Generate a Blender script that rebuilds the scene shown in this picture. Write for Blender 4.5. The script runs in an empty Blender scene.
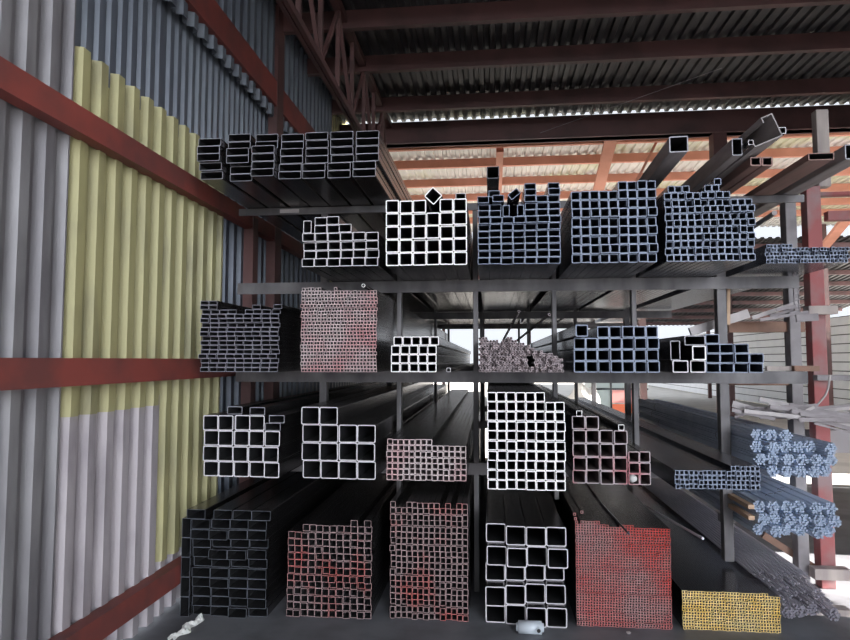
import bpy, bmesh, math, random
from mathutils import Vector, Matrix
random.seed(7)
S = bpy.context.scene
COL = S.collection
# ------------------------------------------------------------------ camera
F, CX, CY, H = 625.0, 425.0, 320.0, 1.5
PIT = math.atan(40 / F)
YAW = math.atan(65 * math.cos(PIT) / F)
cam = bpy.data.cameras.new('camera'); cam.sensor_width = 36; cam.lens = 36 * F / 850
cam.clip_start = .05; cam.clip_end = 300
camo = bpy.data.objects.new('camera', cam); COL.objects.link(camo)
camo.location = (0, 0, H); camo.rotation_euler = (math.pi / 2 + PIT, 0, YAW)
S.camera = camo
RM = Matrix.Rotation(YAW, 3, 'Z') @ Matrix.Rotation(math.pi / 2 + PIT, 3, 'X')
O = Vector((0, 0, H))
def ray(px, py): return RM @ Vector(((px - CX) / F, (CY - py) / F, -1))
def at(px, py, Y):
    d = ray(px, py); return O + d * (Y / d.y)
def at_z(px, py, Z):
    d = ray(px, py); return O + d * ((Z - H) / d.z)
def at_x(px, py, X):
    d = ray(px, py); return O + d * (X / d.x)

# ------------------------------------------------------------------ materials
def mat(name, col, rough=.5, metal=0., col2=None, scale=8., detail=4., lo=.4, hi=.65, bump=0., coord='Object', stretch=None, spec=.5):
    m = bpy.data.materials.new(name); m.use_nodes = True
    nt = m.node_tree; b = nt.nodes['Principled BSDF']
    b.inputs['Base Color'].default_value = (*col, 1); b.inputs['Roughness'].default_value = rough
    b.inputs['Metallic'].default_value = metal; b.inputs['Specular IOR Level'].default_value = spec
    if col2 or bump:
        if coord == 'World':
            g = nt.nodes.new('ShaderNodeNewGeometry'); src = g.outputs['Position']
        else:
            g = nt.nodes.new('ShaderNodeTexCoord'); src = g.outputs['Object']
        mp = nt.nodes.new('ShaderNodeMapping'); nt.links.new(src, mp.inputs[0])
        if stretch: mp.inputs['Scale'].default_value = stretch
        n = nt.nodes.new('ShaderNodeTexNoise'); n.inputs['Scale'].default_value = scale; n.inputs['Detail'].default_value = detail
        nt.links.new(mp.outputs[0], n.inputs['Vector'])
        if col2:
            r = nt.nodes.new('ShaderNodeValToRGB')
            r.color_ramp.elements[0].position = lo; r.color_ramp.elements[1].position = hi
            r.color_ramp.elements[0].color = (*col, 1); r.color_ramp.elements[1].color = (*col2, 1)
            nt.links.new(n.outputs['Fac'], r.inputs[0]); nt.links.new(r.outputs[0], b.inputs['Base Color'])
        if bump:
            bp = nt.nodes.new('ShaderNodeBump'); bp.inputs['Strength'].default_value = bump; bp.inputs['Distance'].default_value = .01
            nt.links.new(n.outputs['Fac'], bp.inputs['Height']); nt.links.new(bp.outputs[0], b.inputs['Normal'])
    return m
M = {}
M['mill'] = mat('mill_steel', (.14, .133, .138), .27, .95, (.2, .19, .19), 3, stretch=(6, .4, 6))
M['mill_blue'] = mat('mill_steel_blue', (.15, .16, .19), .27, .95, (.2, .22, .26), 3, stretch=(6, .4, 6))
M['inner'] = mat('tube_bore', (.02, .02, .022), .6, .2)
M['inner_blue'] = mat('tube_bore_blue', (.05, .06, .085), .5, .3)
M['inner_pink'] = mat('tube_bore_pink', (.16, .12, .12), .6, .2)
M['end_white'] = mat('cut_end_bright', (.95, .93, .93), .6)
M['end_pale'] = mat('cut_end_pale', (.62, .6, .63), .55, .1)
M['end_grey'] = mat('cut_end_grey', (.3, .3, .34), .5, .1)
M['end_slate'] = mat('cut_end_slate', (.2, .2, .235), .5, .1)
M['end_dull'] = mat('cut_end_dull', (.09, .1, .12), .5, .1)
M['end_blue'] = mat('cut_end_bluish', (.2, .24, .33), .5, .1)
M['end_rust'] = mat('cut_end_red_tint', (.27, .19, .19), .55, 0, (.36, .09, .08), 5, lo=.48, hi=.68, coord='World')
M['end_pink'] = mat('cut_end_pink', (.52, .44, .44), .55, 0, (.5, .25, .26), 4.5, lo=.45, hi=.7, coord='World')
M['end_red'] = mat('cut_end_red_paint', (.48, .27, .27), .6, 0, (.62, .07, .06), 4.2, lo=.4, hi=.66, coord='World')
M['end_yellow'] = mat('cut_end_yellow_paint', (.95, .74, .36), .6, 0, (.95, .6, .13), 7, lo=.4, hi=.66, coord='World')
M['end_mauve'] = mat('cut_end_mauve', (.42, .36, .38), .55, 0, (.45, .16, .18), 6, lo=.5, hi=.68, coord='World')
M['rack'] = mat('rack_steel', (.09, .085, .09), .55, .3, (.17, .16, .165), 6, stretch=(1, 1, .5))
M['red_oxide'] = mat('red_oxide_paint', (.27, .06, .048), .6, 0, (.16, .05, .045), 3, bump=.1)
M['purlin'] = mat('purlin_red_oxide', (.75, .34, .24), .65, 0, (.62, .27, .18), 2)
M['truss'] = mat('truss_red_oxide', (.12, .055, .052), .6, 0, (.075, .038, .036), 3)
M['yellow'] = mat('yellow_sheet', (.38, .35, .175), .55, 0, (.17, .155, .09), 5, lo=.5, hi=.78, stretch=(1, 1, .3), bump=.05)
M['grey_sheet'] = mat('grey_sheet', (.17, .16, .172), .5, .15, (.27, .26, .27), 6, stretch=(1, 1, .3), lo=.4, hi=.7)
M['white_sheet'] = mat('weathered_pale_sheet', (.42, .38, .4), .6, .1, (.28, .25, .27), 6, stretch=(1, 1, .4), lo=.45, hi=.7)
M['blue_sheet'] = mat('blue_grey_sheet', (.115, .13, .16), .45, .2, (.15, .17, .2), 4, stretch=(1, 1, .3))
M['dark_sheet'] = mat('dark_blue_sheet', (.05, .06, .085), .45, .2, (.07, .085, .11), 4)
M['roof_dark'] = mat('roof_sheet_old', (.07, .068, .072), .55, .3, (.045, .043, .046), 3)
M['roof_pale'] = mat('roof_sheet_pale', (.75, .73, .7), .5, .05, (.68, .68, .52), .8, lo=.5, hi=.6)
M['floor'] = mat('concrete_floor', (.2, .205, .225), .55, 0, (.12, .12, .135), 3, detail=8, bump=.15, coord='World')
M['ground'] = mat('pale_yard_ground', (.6, .58, .55), .8, 0, (.5, .48, .45), 2, coord='World')
M['slab'] = mat('pale_slab', (.62, .6, .57), .8, 0, (.5, .48, .46), 2, coord='World')
M['asphalt'] = mat('dark_yard', (.09, .09, .095), .9, 0, (.06, .06, .065), 2, coord='World')
M['end_pipe'] = mat('cut_end_pipe', (.5, .41, .43), .55)
M['siding'] = mat('white_siding', (.92, .92, .94), .5, 0, (.86, .87, .89), 3)
M['timber'] = mat('weathered_timber', (.48, .42, .39), .8, 0, (.33, .28, .27), 9, stretch=(1, 1, .2), bump=.2)
M['timber_brown'] = mat('brown_timber', (.3, .17, .12), .7, 0, (.2, .12, .09), 7, bump=.1)
M['timber_pale'] = mat('pale_timber', (.55, .38, .26), .7, 0, (.45, .3, .2), 8)
M['strip'] = mat('weathered_flat_bar', (.32, .29, .3), .6, .05, (.2, .175, .185), 7)
M['strip_pale'] = mat('pale_flat_bar', (.52, .48, .48), .6, .0, (.38, .35, .35), 7)
M['rod'] = mat('blue_grey_rod', (.58, .66, .8), .45, .05, (.68, .75, .88), 4)
M['rod_grey'] = mat('grey_rod', (.56, .53, .58), .45, .05, (.66, .63, .68), 4)
M['rod_end'] = mat('rod_cut_end', (.2, .25, .34), .5, .2, (.3, .36, .46), 40, coord='World')
M['rod_grey_end'] = mat('grey_rod_cut_end', (.16, .15, .18), .5, .2)
M['wire'] = mat('tie_wire', (.12, .12, .13), .5, .5)
M['post_grey'] = mat('grey_post', (.3, .28, .29), .65, 0, (.2, .18, .19), 6, bump=.1)
M['post_red'] = mat('red_post', (.36, .1, .1), .65, 0, (.3, .2, .2), 4, lo=.45, hi=.65)
M['big_tube'] = mat('weathered_big_tube', (.32, .29, .29), .6, .05, (.22, .2, .2), 5, stretch=(3, .6, 3))
M['big_rust'] = mat('rusty_big_tube', (.29, .17, .15), .65, .05, (.22, .15, .13), 5, stretch=(3, .6, 3))
M['plastic'] = mat('grey_plastic', (.55, .6, .65), .4)
M['black'] = mat('hole_shade_black', (.01, .01, .01), .6)  # shade inside the canister opening, put in as flat black
M['white'] = mat('white_film', (.85, .85, .83), .5, bump=.3, scale=20)
M['orange'] = mat('orange_panel', (.75, .16, .06), .5)
M['pinkp'] = mat('faded_red_panel', (.7, .3, .28), .5)
M['teal'] = mat('grey_green_panel', (.35, .42, .42), .4)
M['glass'] = mat('dark_glass', (.03, .035, .04), .1)

# ------------------------------------------------------------------ helpers
def mesh(name, V, Fc, mats, mi=None):
    me = bpy.data.meshes.new(name); me.from_pydata(V, [], Fc)
    for m in mats: me.materials.append(m)
    if mi: me.polygons.foreach_set('material_index', mi)
    me.update(); return me
def link(name, me, parent=None, loc=None):
    o = bpy.data.objects.new(name, me); COL.objects.link(o)
    if parent: o.parent = parent
    if loc is not None: o.location = loc
    return o
def tag(o, label=None, cat=None, group=None, kind=None):
    if label:
        o['label'] = label
        n = len(label.split())
        if not 4 <= n <= 16: print('LABEL LEN', n, label)
    if cat: o['category'] = cat
    if group: o['group'] = group
    if kind: o['kind'] = kind
    return o
def empty(name, loc=(0, 0, 0)):
    o = bpy.data.objects.new(name, None); COL.objects.link(o); o.location = loc; o.empty_display_size = .1; return o
class MB:
    def __init__(s): s.V, s.F = [], []
    def box(s, lo, hi):
        x0, y0, z0 = lo; x1, y1, z1 = hi; b = len(s.V)
        s.V += [(x0, y0, z0), (x1, y0, z0), (x1, y1, z0), (x0, y1, z0), (x0, y0, z1), (x1, y0, z1), (x1, y1, z1), (x0, y1, z1)]
        s.F += [[b + i for i in f] for f in ((3, 2, 1, 0), (4, 5, 6, 7), (0, 1, 5, 4), (1, 2, 6, 5), (2, 3, 7, 6), (3, 0, 4, 7))]
        return s
    def extr(s, prof, A, B, up=(0, 0, 1), closed=True):          # sweep a 2-D profile (side, up) from A to B
        A, B = Vector(A), Vector(B); d = (B - A).normalized(); up = Vector(up)
        sd = d.cross(up)
        if sd.length < 1e-4: sd = d.cross(Vector((0, 1, 0)))
        sd.normalize(); u = sd.cross(d).normalized(); n = len(prof); b = len(s.V)
        for P in (A, B): s.V += [tuple(P + sd * a + u * c) for a, c in prof]
        for i in range(n if closed else n - 1):
            j = (i + 1) % n; s.F.append([b + i, b + j, b + n + j, b + n + i])
        if closed: s.F.append([b + n - 1 - i for i in range(n)]); s.F.append([b + n + i for i in range(n)])
        return s
    def bar(s, A, B, w, h=None, up=(0, 0, 1)):
        h = h or w; return s.extr([(-w / 2, -h / 2), (w / 2, -h / 2), (w / 2, h / 2), (-w / 2, h / 2)], A, B, up)
    def cyl(s, A, B, r, n=10): return s.extr([(r * math.cos(2 * math.pi * i / n), r * math.sin(2 * math.pi * i / n)) for i in range(n)], A, B)
    def corr(s, P, U, V, N, lu, lv, pitch=.137, dep=.035, a=.4, b=.13, thick=.0015):   # trapezoid sheet: U across the ribs, V along them
        P, U, V, N = map(Vector, (P, U, V, N)); pts = []; u = 0.
        while u < lu:
            for f, h in ((0, 0), (a, 0), (a + b, 1), (2 * a + b - .02, 1)):
                if u + f * pitch <= lu: pts.append((u + f * pitch, h * dep))
            u += pitch
        pts.append((lu, pts[-1][1])); n = len(pts); k = len(s.V)
        for t in (0, thick):
            for v in (0, lv): s.V += [tuple(P + U * x + V * v + N * (h + t)) for x, h in pts]
        for i in range(n - 1):
            s.F.append([k + i, k + i + 1, k + n + i + 1, k + n + i])
            q = k + 2 * n; s.F.append([q + i + 1, q + i, q + n + i, q + n + i + 1])
            s.F.append([k + i + 1, k + i, q + i, q + i + 1]); s.F.append([k + n + i, k + n + i + 1, q + n + i + 1, q + n + i])
        return s
    def build(s, name, m, parent=None, fix=True, bev=0):
        me = mesh(name, s.V, s.F, [m])
        if fix:
            bm = bmesh.new(); bm.from_mesh(me); bmesh.ops.recalc_face_normals(bm, faces=bm.faces); bm.to_mesh(me); bm.free()
        o = link(name, me, parent)
        if bev:
            md = o.modifiers.new('bevel', 'BEVEL'); md.width = bev; md.segments = 2; md.limit_method = 'ANGLE'
        return o
def rrect(w, h, r, seg):
    if r <= 0: return [(-w / 2, 0), (w / 2, 0), (w / 2, h), (-w / 2, h)]
    out = []
    for cx, cy, a0 in ((w / 2 - r, r, -90), (w / 2 - r, h - r, 0), (-w / 2 + r, h - r, 90), (-w / 2 + r, r, 180)):
        for i in range(seg + 1):
            a = math.radians(a0 + 90 * i / seg); out.append((cx + r * math.cos(a), cy + r * math.sin(a)))
    return out
def tube_geo(outer, inner, L):
    n = len(outer); V = []
    for y in (0, L):
        V += [(x, y, z) for x, z in outer]; V += [(x, y, z) for x, z in inner]
    Fc, mi = [], []
    for i in range(n):
        j = (i + 1) % n
        Fc.append([i, j, n + j, n + i]); mi.append(1)
        Fc.append([2 * n + j, 2 * n + i, 3 * n + i, 3 * n + j]); mi.append(1)
        Fc.append([j, i, 2 * n + i, 2 * n + j]); mi.append(0)
        Fc.append([n + i, n + j, 3 * n + j, 3 * n + i]); mi.append(2)
    return V, Fc, mi
def box_tube(name, w, h, t, mats, L=6., r=None):
    r = min(w, h) * .1 if r is None else r
    seg = 3 if min(w, h) > .06 else 2
    o = rrect(w, h, r, seg); ri = max(r - t * .6, r * .25)
    inn = [(x, z + t) for x, z in rrect(w - 2 * t, h - 2 * t, ri, seg)]
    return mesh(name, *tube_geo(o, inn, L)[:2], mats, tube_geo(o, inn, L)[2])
def round_tube(name, d, t, mats, L=6., n=10):
    c = lambda r: [(r * math.cos(2 * math.pi * i / n), d / 2 + r * math.sin(2 * math.pi * i / n)) for i in range(n)]
    g = tube_geo(c(d / 2), c(d / 2 - t), L); me = mesh(name, g[0], g[1], mats, g[2]); me.polygons.foreach_set('use_smooth', [True] * len(me.polygons)); return me
ONES = 'zeroth first second third fourth fifth sixth seventh eighth ninth tenth eleventh twelfth thirteenth fourteenth fifteenth sixteenth seventeenth eighteenth nineteenth twentieth'.split()
def nth(i):
    if i <= 20: return ONES[i]
    t, o = divmod(i, 10); return (['', '', 'twentieth', 'thirtieth'][t] if o == 0 else ['', '', 'twenty-', 'thirty-'][t] + ONES[o])

# ------------------------------------------------------------------ shelf levels
YF = 3.5
Z4, Z3, Z2, Z1 = (at(430, y, YF).z for y in (481, 372.3, 265.5, 175))
print('levels', Z4, Z3, Z2, Z1)
G = .0006
TUBES = 0
# a bundle: front face by its bottom corners in the photo, a grid of rows from the bottom up
def bundle(name, x0, x1, yb, yt, cols, rows, z, mats, phrase, kind='square tube', t=.1, Y=None, jit=.04, yj=.012, cap=None, L=6., r=None, cat='steel tube', shift=None, stuffname=None, nr=None, dx=None):
    global TUBES
    xm = (x0 + x1) / 2
    if Y is None: Y = at_z(xm, yb, z).y if z < 1e-6 else YF
    X0, X1 = at(x0, yb, Y).x, at(x1, yb, Y).x
    nrow = nr or len(rows); p = (X1 - X0) / cols
    hgt = (at(xm, yt, Y).z - at(xm, yb, Y).z) / nrow
    w, h = p - G, hgt - G
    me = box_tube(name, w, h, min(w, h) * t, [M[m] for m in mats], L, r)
    print(f'{name:28s} Y={Y:.2f} X={X0:.3f}..{X1:.3f} pitch {p*1000:.0f}x{hgt*1000:.0f} top {z+hgt*len(rows):.3f}')
    out = []; total = sum(rw.count('1') for rw in rows); n = 0; grp = phrase_group(phrase); mass = []
    for k in range(len(rows) - 1, -1, -1):
        rw = rows[k]; sx = random.uniform(-jit, jit) * p + ((shift or {}).get(k, 0)) * p; c = 0; ys = random.uniform(-yj, yj)
        for i, ch in enumerate(rw):
            if ch != '1': continue
            c += 1
            loc = (X0 + p * (i + .5) + sx, Y + ys + random.uniform(-yj, yj), z + hgt * k + G / 2)
            if cap and n >= cap: mass.append(loc); continue
            n += 1
            o = link(name, me, None, loc); TUBES += 1
            tag(o, f'{kind} {nth(c)} from left, {nth(k + 1) if k else "bottom"} row{" from bottom" if k else ""}, {phrase}', cat, grp)
    if mass:
        V, Fc, mi = [], [], []; g = tube_geo(rrect(w, h, 0, 1), [(x, zz + min(w, h) * t) for x, zz in rrect(w - 2 * min(w, h) * t, h - 2 * min(w, h) * t, 0, 1)], L)
        for lx, ly, lz in mass:
            b = len(V); V += [(a + lx, bb + ly, cc + lz) for a, bb, cc in g[0]]; Fc += [[q + b for q in f] for f in g[1]]; mi += g[2]
        me2 = mesh(stuffname, V, Fc, [M[m] for m in mats], mi)
        tag(link(stuffname, me2), f'lower rows of fine square tubes {phrase}', 'steel tubes', None, 'stuff')
    return dict(me=me, X0=X0, p=p, h=hgt, Y=Y, z=z, top=z + hgt * len(rows), grp=grp)
def phrase_group(ph): return 'tubes ' + ph
def one(name, x0, y0, x1, y1, Y, mats, label, t=.1, L=6., rot=0, yaw=0, pitch=0, cat='steel tube', group=None, z=None, me=None, r=None):
    if Y is None: Y = at_z((x0 + x1) / 2, y1, z).y
    A, B = at(x0, y1, Y), at(x1, y0, Y)
    w, h = B.x - A.x, B.z - A.z
    me = me or box_tube(name, w, h, min(w, h) * t, [M[m] for m in mats], L, r)
    o = link(name, me, None, ((A.x + B.x) / 2, Y, A.z if z is None else z))
    o.rotation_euler = (pitch, rot, yaw)
    return tag(o, label, cat, group)
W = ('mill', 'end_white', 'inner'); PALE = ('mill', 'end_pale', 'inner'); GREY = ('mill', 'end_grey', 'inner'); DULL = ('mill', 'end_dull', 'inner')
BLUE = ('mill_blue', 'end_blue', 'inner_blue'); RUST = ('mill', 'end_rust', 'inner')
# ---- top shelf, left: flat rectangular tubes
def flat_stack():
    ph = 'stack beside the yellow wall'
    Y = YF
    colsx = [(200.4, 224.6, 5, 3.44, 170.5), (226, 250.6, 6, 3.47, 175.5), (251.2, 276, 6, 3.45, 177), (279.5, 303.8, 6, 3.5, 174), (304.2, 328.8, 6, 3.5, 174), (329.4, 354, 6, 3.5, 174), (355, 379.6, 6, 3.5, 174)]
    hh = .0455; w = .136
    me = box_tube('flat_rectangular_tube', w, hh - G, .003, [M['mill'], M['end_grey'], M['inner']], 6, .006)
    for c, (a, b, n, Yc, yb) in enumerate(colsx):
        xc = at((a + b) / 2, 174, Yc).x
        
        for k in range(n):
            loose = c < 3
            jx = random.uniform(-.012, .012) if loose else ((-.009 if c == 3 else -.017) if k < 2 else random.uniform(-.002, .002))
            if loose: jx = random.uniform(-1, 1) * (.004, .0008, .0015)[c] + (-.008, 0, .0016)[c]
            o = link('flat_rectangular_tube', me, None, (xc + jx + (.01 if c == 3 and k < 2 else 0) * 0, Yc + random.uniform(-.03, .03) * (1.5 if loose else .3), Z1 + hh * k + G / 2))
            tag(o, f'flat black tube, {nth(c+1)} column from left, {nth(k+1) if k else "bottom"} row{" from bottom" if k else ""}, {ph}', 'steel tube', 'flat tubes on the top shelf')
flat_stack()
# ---- second shelf
b = bundle('small_rectangular_tube', 302.6, 378.8, 267.7, 233.7, 6, ['111111'] * 4 + ['0111', '011'], Z2, PALE, 'small white-rimmed stack under the flat tubes', 'rectangular tube', .085, nr=4, shift={4: -.12, 5: -.15}, jit=.01)
o = link('small_rectangular_tube', b['me'], None, (b['X0'] + b['h'] + .004, b['Y'] - .01, b['z'] + 4 * b['h'] + b['p'] / 2)); o.rotation_euler = (0, math.pi / 2, 0)
tag(o, 'rectangular tube on its narrow edge, top left of the small white-rimmed stack', 'steel tube', b['grp'])
o.location.x = b['X0'] + .004
b = bundle('bright_square_tube', 386, 467.4, 265.8, 200, 6, ['111111'] * 4 + ['111011'], Z2, W, 'bright-rimmed square stack with the tilted tube', 'square tube', .085, jit=.015)
wv = b['p'] - G
me = b['me']
o = link('bright_square_tube', me, None); o.rotation_euler = (0, math.radians(43), 0)
hx, hz = (Matrix.Rotation(math.radians(43), 3, 'Y') @ Vector((0, 0, b['h'] / 2))).xz
cz = b['z'] + b['h'] * 5 + .019; cxx = b['X0'] + b['p'] * 3.52
o.location = (cxx - hx, b['Y'] - .012, cz - hz)
tag(o, 'square tube turned on its corner like a diamond atop bright-rimmed stack', 'steel tube', b['grp'])
o = link('low_rectangular_tube', box_tube('low_rectangular_tube', .06, .046, .004, [M['mill'], M['end_pale'], M['inner']]), None, (b['X0'] + b['p'] * 5.5, b['Y'] + .05, b['top'] + G)); tag(o, 'lone smaller rectangular tube on right end of the bright-rimmed stack', 'steel tube', b['grp'])
rows = ['1111111'] * 7 + ['1100111', '1100111', '1000111', '0000101', '0000101']
b = bundle('medium_rectangular_tube', 478.5, 561.4, 265.3, 217.6, 7, rows, Z2, BLUE, 'uneven blue-grey stack with loose top tubes', 'rectangular tube', .1, nr=7, shift={11: -.1, 10: -.05}, jit=.07)
me = b['me']; zt = b['z'] + 7 * b['h']
for i, (cx, lab) in enumerate(((2.4, 'left one of two upright rectangular tubes in the notch atop the uneven stack'), (3.63, 'right one of two upright rectangular tubes in the notch atop the uneven stack'))):
    o = link('medium_rectangular_tube', me, None, (b['X0'] + b['p'] * cx - b['h'] / 2, b['Y'] - .005, zt + b['p'] / 2)); o.rotation_euler = (0, math.pi / 2, 0); tag(o, lab, 'steel tube', b['grp'])
o = link('medium_rectangular_tube', me, None, (b['X0'] + b['p'] * 3.26, b['Y'] - .01, zt + b['p'] + .046)); o.rotation_euler = (0, math.radians(-38), 0); tag(o, 'rectangular tube lying aslant in the notch atop the uneven stack', 'steel tube', b['grp'])
o = link('medium_rectangular_tube', me, None, (b['X0'] + b['p'] * 1.72, b['Y'] - .03, zt + 2 * b['h'] + .002)); tag(o, 'flat-lying rectangular tube across the left upright tube of the uneven stack', 'steel tube', b['grp'])
o = link('medium_rectangular_tube', me, None, (b['X0'] + b['p'] * 1.4, b['Y'] + .02, zt + 3 * b['h'] + .004)); tag(o, 'topmost rectangular tube beside the jutting dark tube on the uneven stack', 'steel tube', b['grp'])
one('dark_square_tube', 486.8, 166, 499.2, 178.5, None, ('mill', 'end_dull', 'inner'), 'dark square tube jutting towards the viewer above the uneven stack', .06, z=Z1 + G)
b = bundle('blue_square_tube', 572, 658, 264.8, 201.5, 9, ['111111111'] * 8 + ['000001111'], Z2, BLUE, 'blue-grey stack left of the post', 'square tube', .1, nr=7, shift={3: -.0}, jit=.02)
b = bundle('small_blue_square_tube', 666.3, 755.6, 264.4, 202.3, 12, ['1' * 12] * 9 + ['111111111', '11100110', '000000010'], Z2, BLUE, 'twelve-wide blue-grey stack near the end', 'square tube', .11, nr=9, jit=.05, shift={9: -.15, 10: .3, 11: -.25})
b = bundle('galvanised_square_tube', 766, 849.6, 262.8, 247.7, 22, ['1' * 22] * 4 + ['1111111'], at(810, 262.8, 3.72).z, ('mill_blue', 'end_blue', 'inner_blue'), 'low bluish bundle at right edge', 'fine tube', .16, nr=4, Y=3.72, jit=.05, r=0)
ZB6 = b['z']
# ---- third shelf
b = bundle('slim_rectangular_tube', 200.2, 278, 371.8, 313.8, 9, ['1' * 9] * 13 + ['111101111', '11000010', '110'], Z3, ('mill', 'end_slate', 'inner'), 'dark stack beside the wall', 'slim tube', .12, nr=13, jit=.09, shift={13: 0})
o = link('slim_rectangular_tube', b['me'], None, (b['X0'] + b['p'] * 9.0, b['Y'] - .02, b['z'] + b['h'] * 14 + G)); tag(o, 'lone slim tube overhanging the right top edge of dark wall stack', 'steel tube', b['grp'])
C2 = bundle('pink_ended_square_tube', 300.6, 376.6, 371.6, 290.2, 23, ['1' * 23] * 24 + ['11111100001'], Z3, ('mill', 'end_pink', 'inner'), 'pink-tinted fine bundle on middle shelf', 'fine tube', .16, nr=24, jit=.1, cap=300, r=0, stuffname='pink_ended_fine_tubes')
rp = round_tube('thin_round_pipe', .021, .003, [M['mill'], M['end_white'], M['inner']], 6, 14)
tag(link('thin_round_pipe', rp, None, (at(363.4, 284, 3.36).x, 3.36, C2['z'] + 24 * C2['h'] + G)), 'lone round pipe lying on top of the pink-tinted fine bundle', 'steel pipe')
b = bundle('medium_square_tube', 391.3, 436.8, 371.7, 335.9, 5, ['11111'] * 4, Z3, W, 'small bright stack beside the pink-tinted bundle', 'square tube', .1, jit=.03, shift={3: .22})
tag(link('small_square_tube', box_tube('small_square_tube', .024, .024, .003, [M['mill'], M['end_pale'], M['inner']], 6), None, (at(448.6, 372, 3.55).x, 3.55, Z3 + G)), 'lone small square tube on the shelf right of small bright stack', 'steel tube')
# round pipes, tipped into a loose heap
def pipe_heap():
    d = .0172; Y = 3.5; base = Z3
    prof = [(476, 336), (488, 336.5), (500, 340), (507, 337), (511, 334.5), (516, 339), (524, 342), (532, 345.5), (538, 349.5), (545, 351), (553, 352.5), (560, 357), (564, 364)]
    def top(px):
        for (a, ya), (b_, yb) in zip(prof, prof[1:]):
            if a <= px <= b_: return ya + (yb - ya) * (px - a) / (b_ - a)
        return 400
    me = round_tube('round_pipe', d - .0004, .0035, [M['mill'], M['end_pipe'], M['inner']], 6, 10)
    xa, xb = at(478.5, 372, Y).x, at(563, 372, Y).x; k = 0; n = 0
    while k < 20:
        x = xa + d / 2 + (k % 2) * d / 2; z = base + G + k * d * .8702
        while x < xb:
            px = 490 + x / Y * F
            ztop = at(px, top(px), Y).z
            if z + d < ztop and not (527 < px < 533 and 1.5 < k < 6 and random.random() < .8) and n < 300:
                s = link('round_pipe', me, None, (x, Y + random.uniform(-.05, .05), z))
                s.rotation_euler = (0, 0, 0)
                tag(s, 'narrow round pipe with mauve cut end in the loose heap on middle shelf', 'steel pipe', 'round pipes in the loose heap'); n += 1
            x += d
        k += 1
    print('pipes', n)
    for (ax, ay, aY, bx, by, bY, lab) in ((503.5, 341, 3.52, 519, 312.5, 3.05, 'thin pipe poking steeply up from middle of round pipe heap'), (518, 341, 3.52, 549.5, 316, 3.0, 'long thin pipe poking up rightwards from the round pipe heap')):
        A, B = at(ax, ay, aY), at(bx, by, bY); A = A + (A - B) * .15
        L = (B - A).length; o = link('protruding_pipe', round_tube('protruding_pipe', .013, .002, [M['mill'], M['end_pipe'], M['inner']], L, 10), None, B)
        o.rotation_mode = 'QUATERNION'; o.rotation_quaternion = (A - B).to_track_quat('Y', 'Z'); tag(o, lab, 'steel pipe')
pipe_heap()
b = bundle('box_square_tube', 574, 659.5, 373.4, 338.4, 7, ['1111111'] * 3 + ['0011111'], Z3, BLUE, 'blue-grey middle-shelf stack right of round pipes', 'square tube', .09, nr=3, jit=.02)
o = link('box_square_tube', b['me'], None, (b['X0'] + b['p'] * .35, b['Y'] - .16, b['z'] + 3 * b['h'] + G)); tag(o, 'lone square tube jutting forward atop left end of blue-grey middle-shelf stack', 'steel tube', b['grp'])
def mixed():
    g = 'mixed tubes beside the right post'
    def z(y): return at(700, y, YF).z
    big = [(672.8, 361, 688.3, 373.4, 'large dark square tube, bottom left of the mixed box tubes', 'end_pale', Z3 + G),
           (690.4, 361, 705.6, 373.4, 'large square tube, second from left at bottom of mixed box tubes', 'end_pale', Z3 + G)]
    for x0, y0, x1, y1, lab, e, zz in big: one('mixed_box_tube', x0, y0, x1, y1, YF, ('mill', e, 'inner'), lab, .09, z=zz, group=g)
    zb = Z3 + z(361) - z(373.4) + 2 * G
    one('mixed_box_tube', 670.6, 340, 680, 359.6, YF, GREY, 'upright rectangular tube at far left of the mixed box tubes', .09, z=zb, group=g)
    one('mixed_box_tube', 692.4, 346.2, 705.9, 360.8, 3.47, W, 'brightest-rimmed square tube in middle of the mixed box tubes', .09, z=zb, group=g)
    zc = zb + z(346.2) - z(360.8) + .002
    one('mixed_box_tube', 684.6, 335.6, 705.2, 345.4, 3.5, GREY, 'wide flat tube lying atop the brightest square tube of mixed box tubes', .09, z=zc, group=g)
    h = z(363.7) - z(373.4); me = None
    X0 = at(706.2, 373, YF).x; p = (at(763.5, 373, YF).x - X0) / 4
    me = box_tube('blue_rectangular_tube', p - G, h - G, .0045, [M['mill_blue'], M['end_blue'], M['inner_blue']], 6)
    for k, rw in enumerate(('1111', '1111', '111', '1')):
        for i, ch in enumerate(rw):
            o = link('blue_rectangular_tube', me, None, (X0 + p * (i + .5) + G, YF + random.uniform(-.015, .015), Z3 + k * h + G))
            tag(o, f'blue rectangular tube {nth(i+1)} from left, {nth(k+1) if k else "bottom"} row{" from bottom" if k else ""}, right of mixed box tubes', 'steel tube', 'blue rectangular tubes by the right post')
mixed()
# ---- fourth shelf
b = bundle('large_square_tube', 202.5, 279.5, 478.8, 432.2, 5, ['11111'] * 3 + ['11110'], Z4, PALE, 'white-rimmed stack next to the wall', 'large tube', .07, nr=3, jit=.02)
zt = b['z'] + 3 * b['h']; hh = b['h'] * .52
fl = box_tube('flat_box_tube', b['p'] - G, hh - G, .004, [M['mill'], M['end_grey'], M['inner']], 6)
for i, (cx, zz, yy, lab) in enumerate(((4.52, zt, 0, 'flat tube in top right corner of large white-rimmed wall stack'), (1.8, zt + b['h'], .05, 'left flat tube lying on top of large white-rimmed wall stack'), (3.5, zt + b['h'], .0, 'middle flat tube lying on top of large white-rimmed wall stack'), (4.84, zt + hh, -.02, 'flat tube overhanging right side of large white-rimmed wall stack'))):
    tag(link('flat_box_tube', fl, None, (b['X0'] + b['p'] * cx, b['Y'] + yy, zz + G)), lab, 'steel tube', 'flat tubes on the wall stack')
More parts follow.
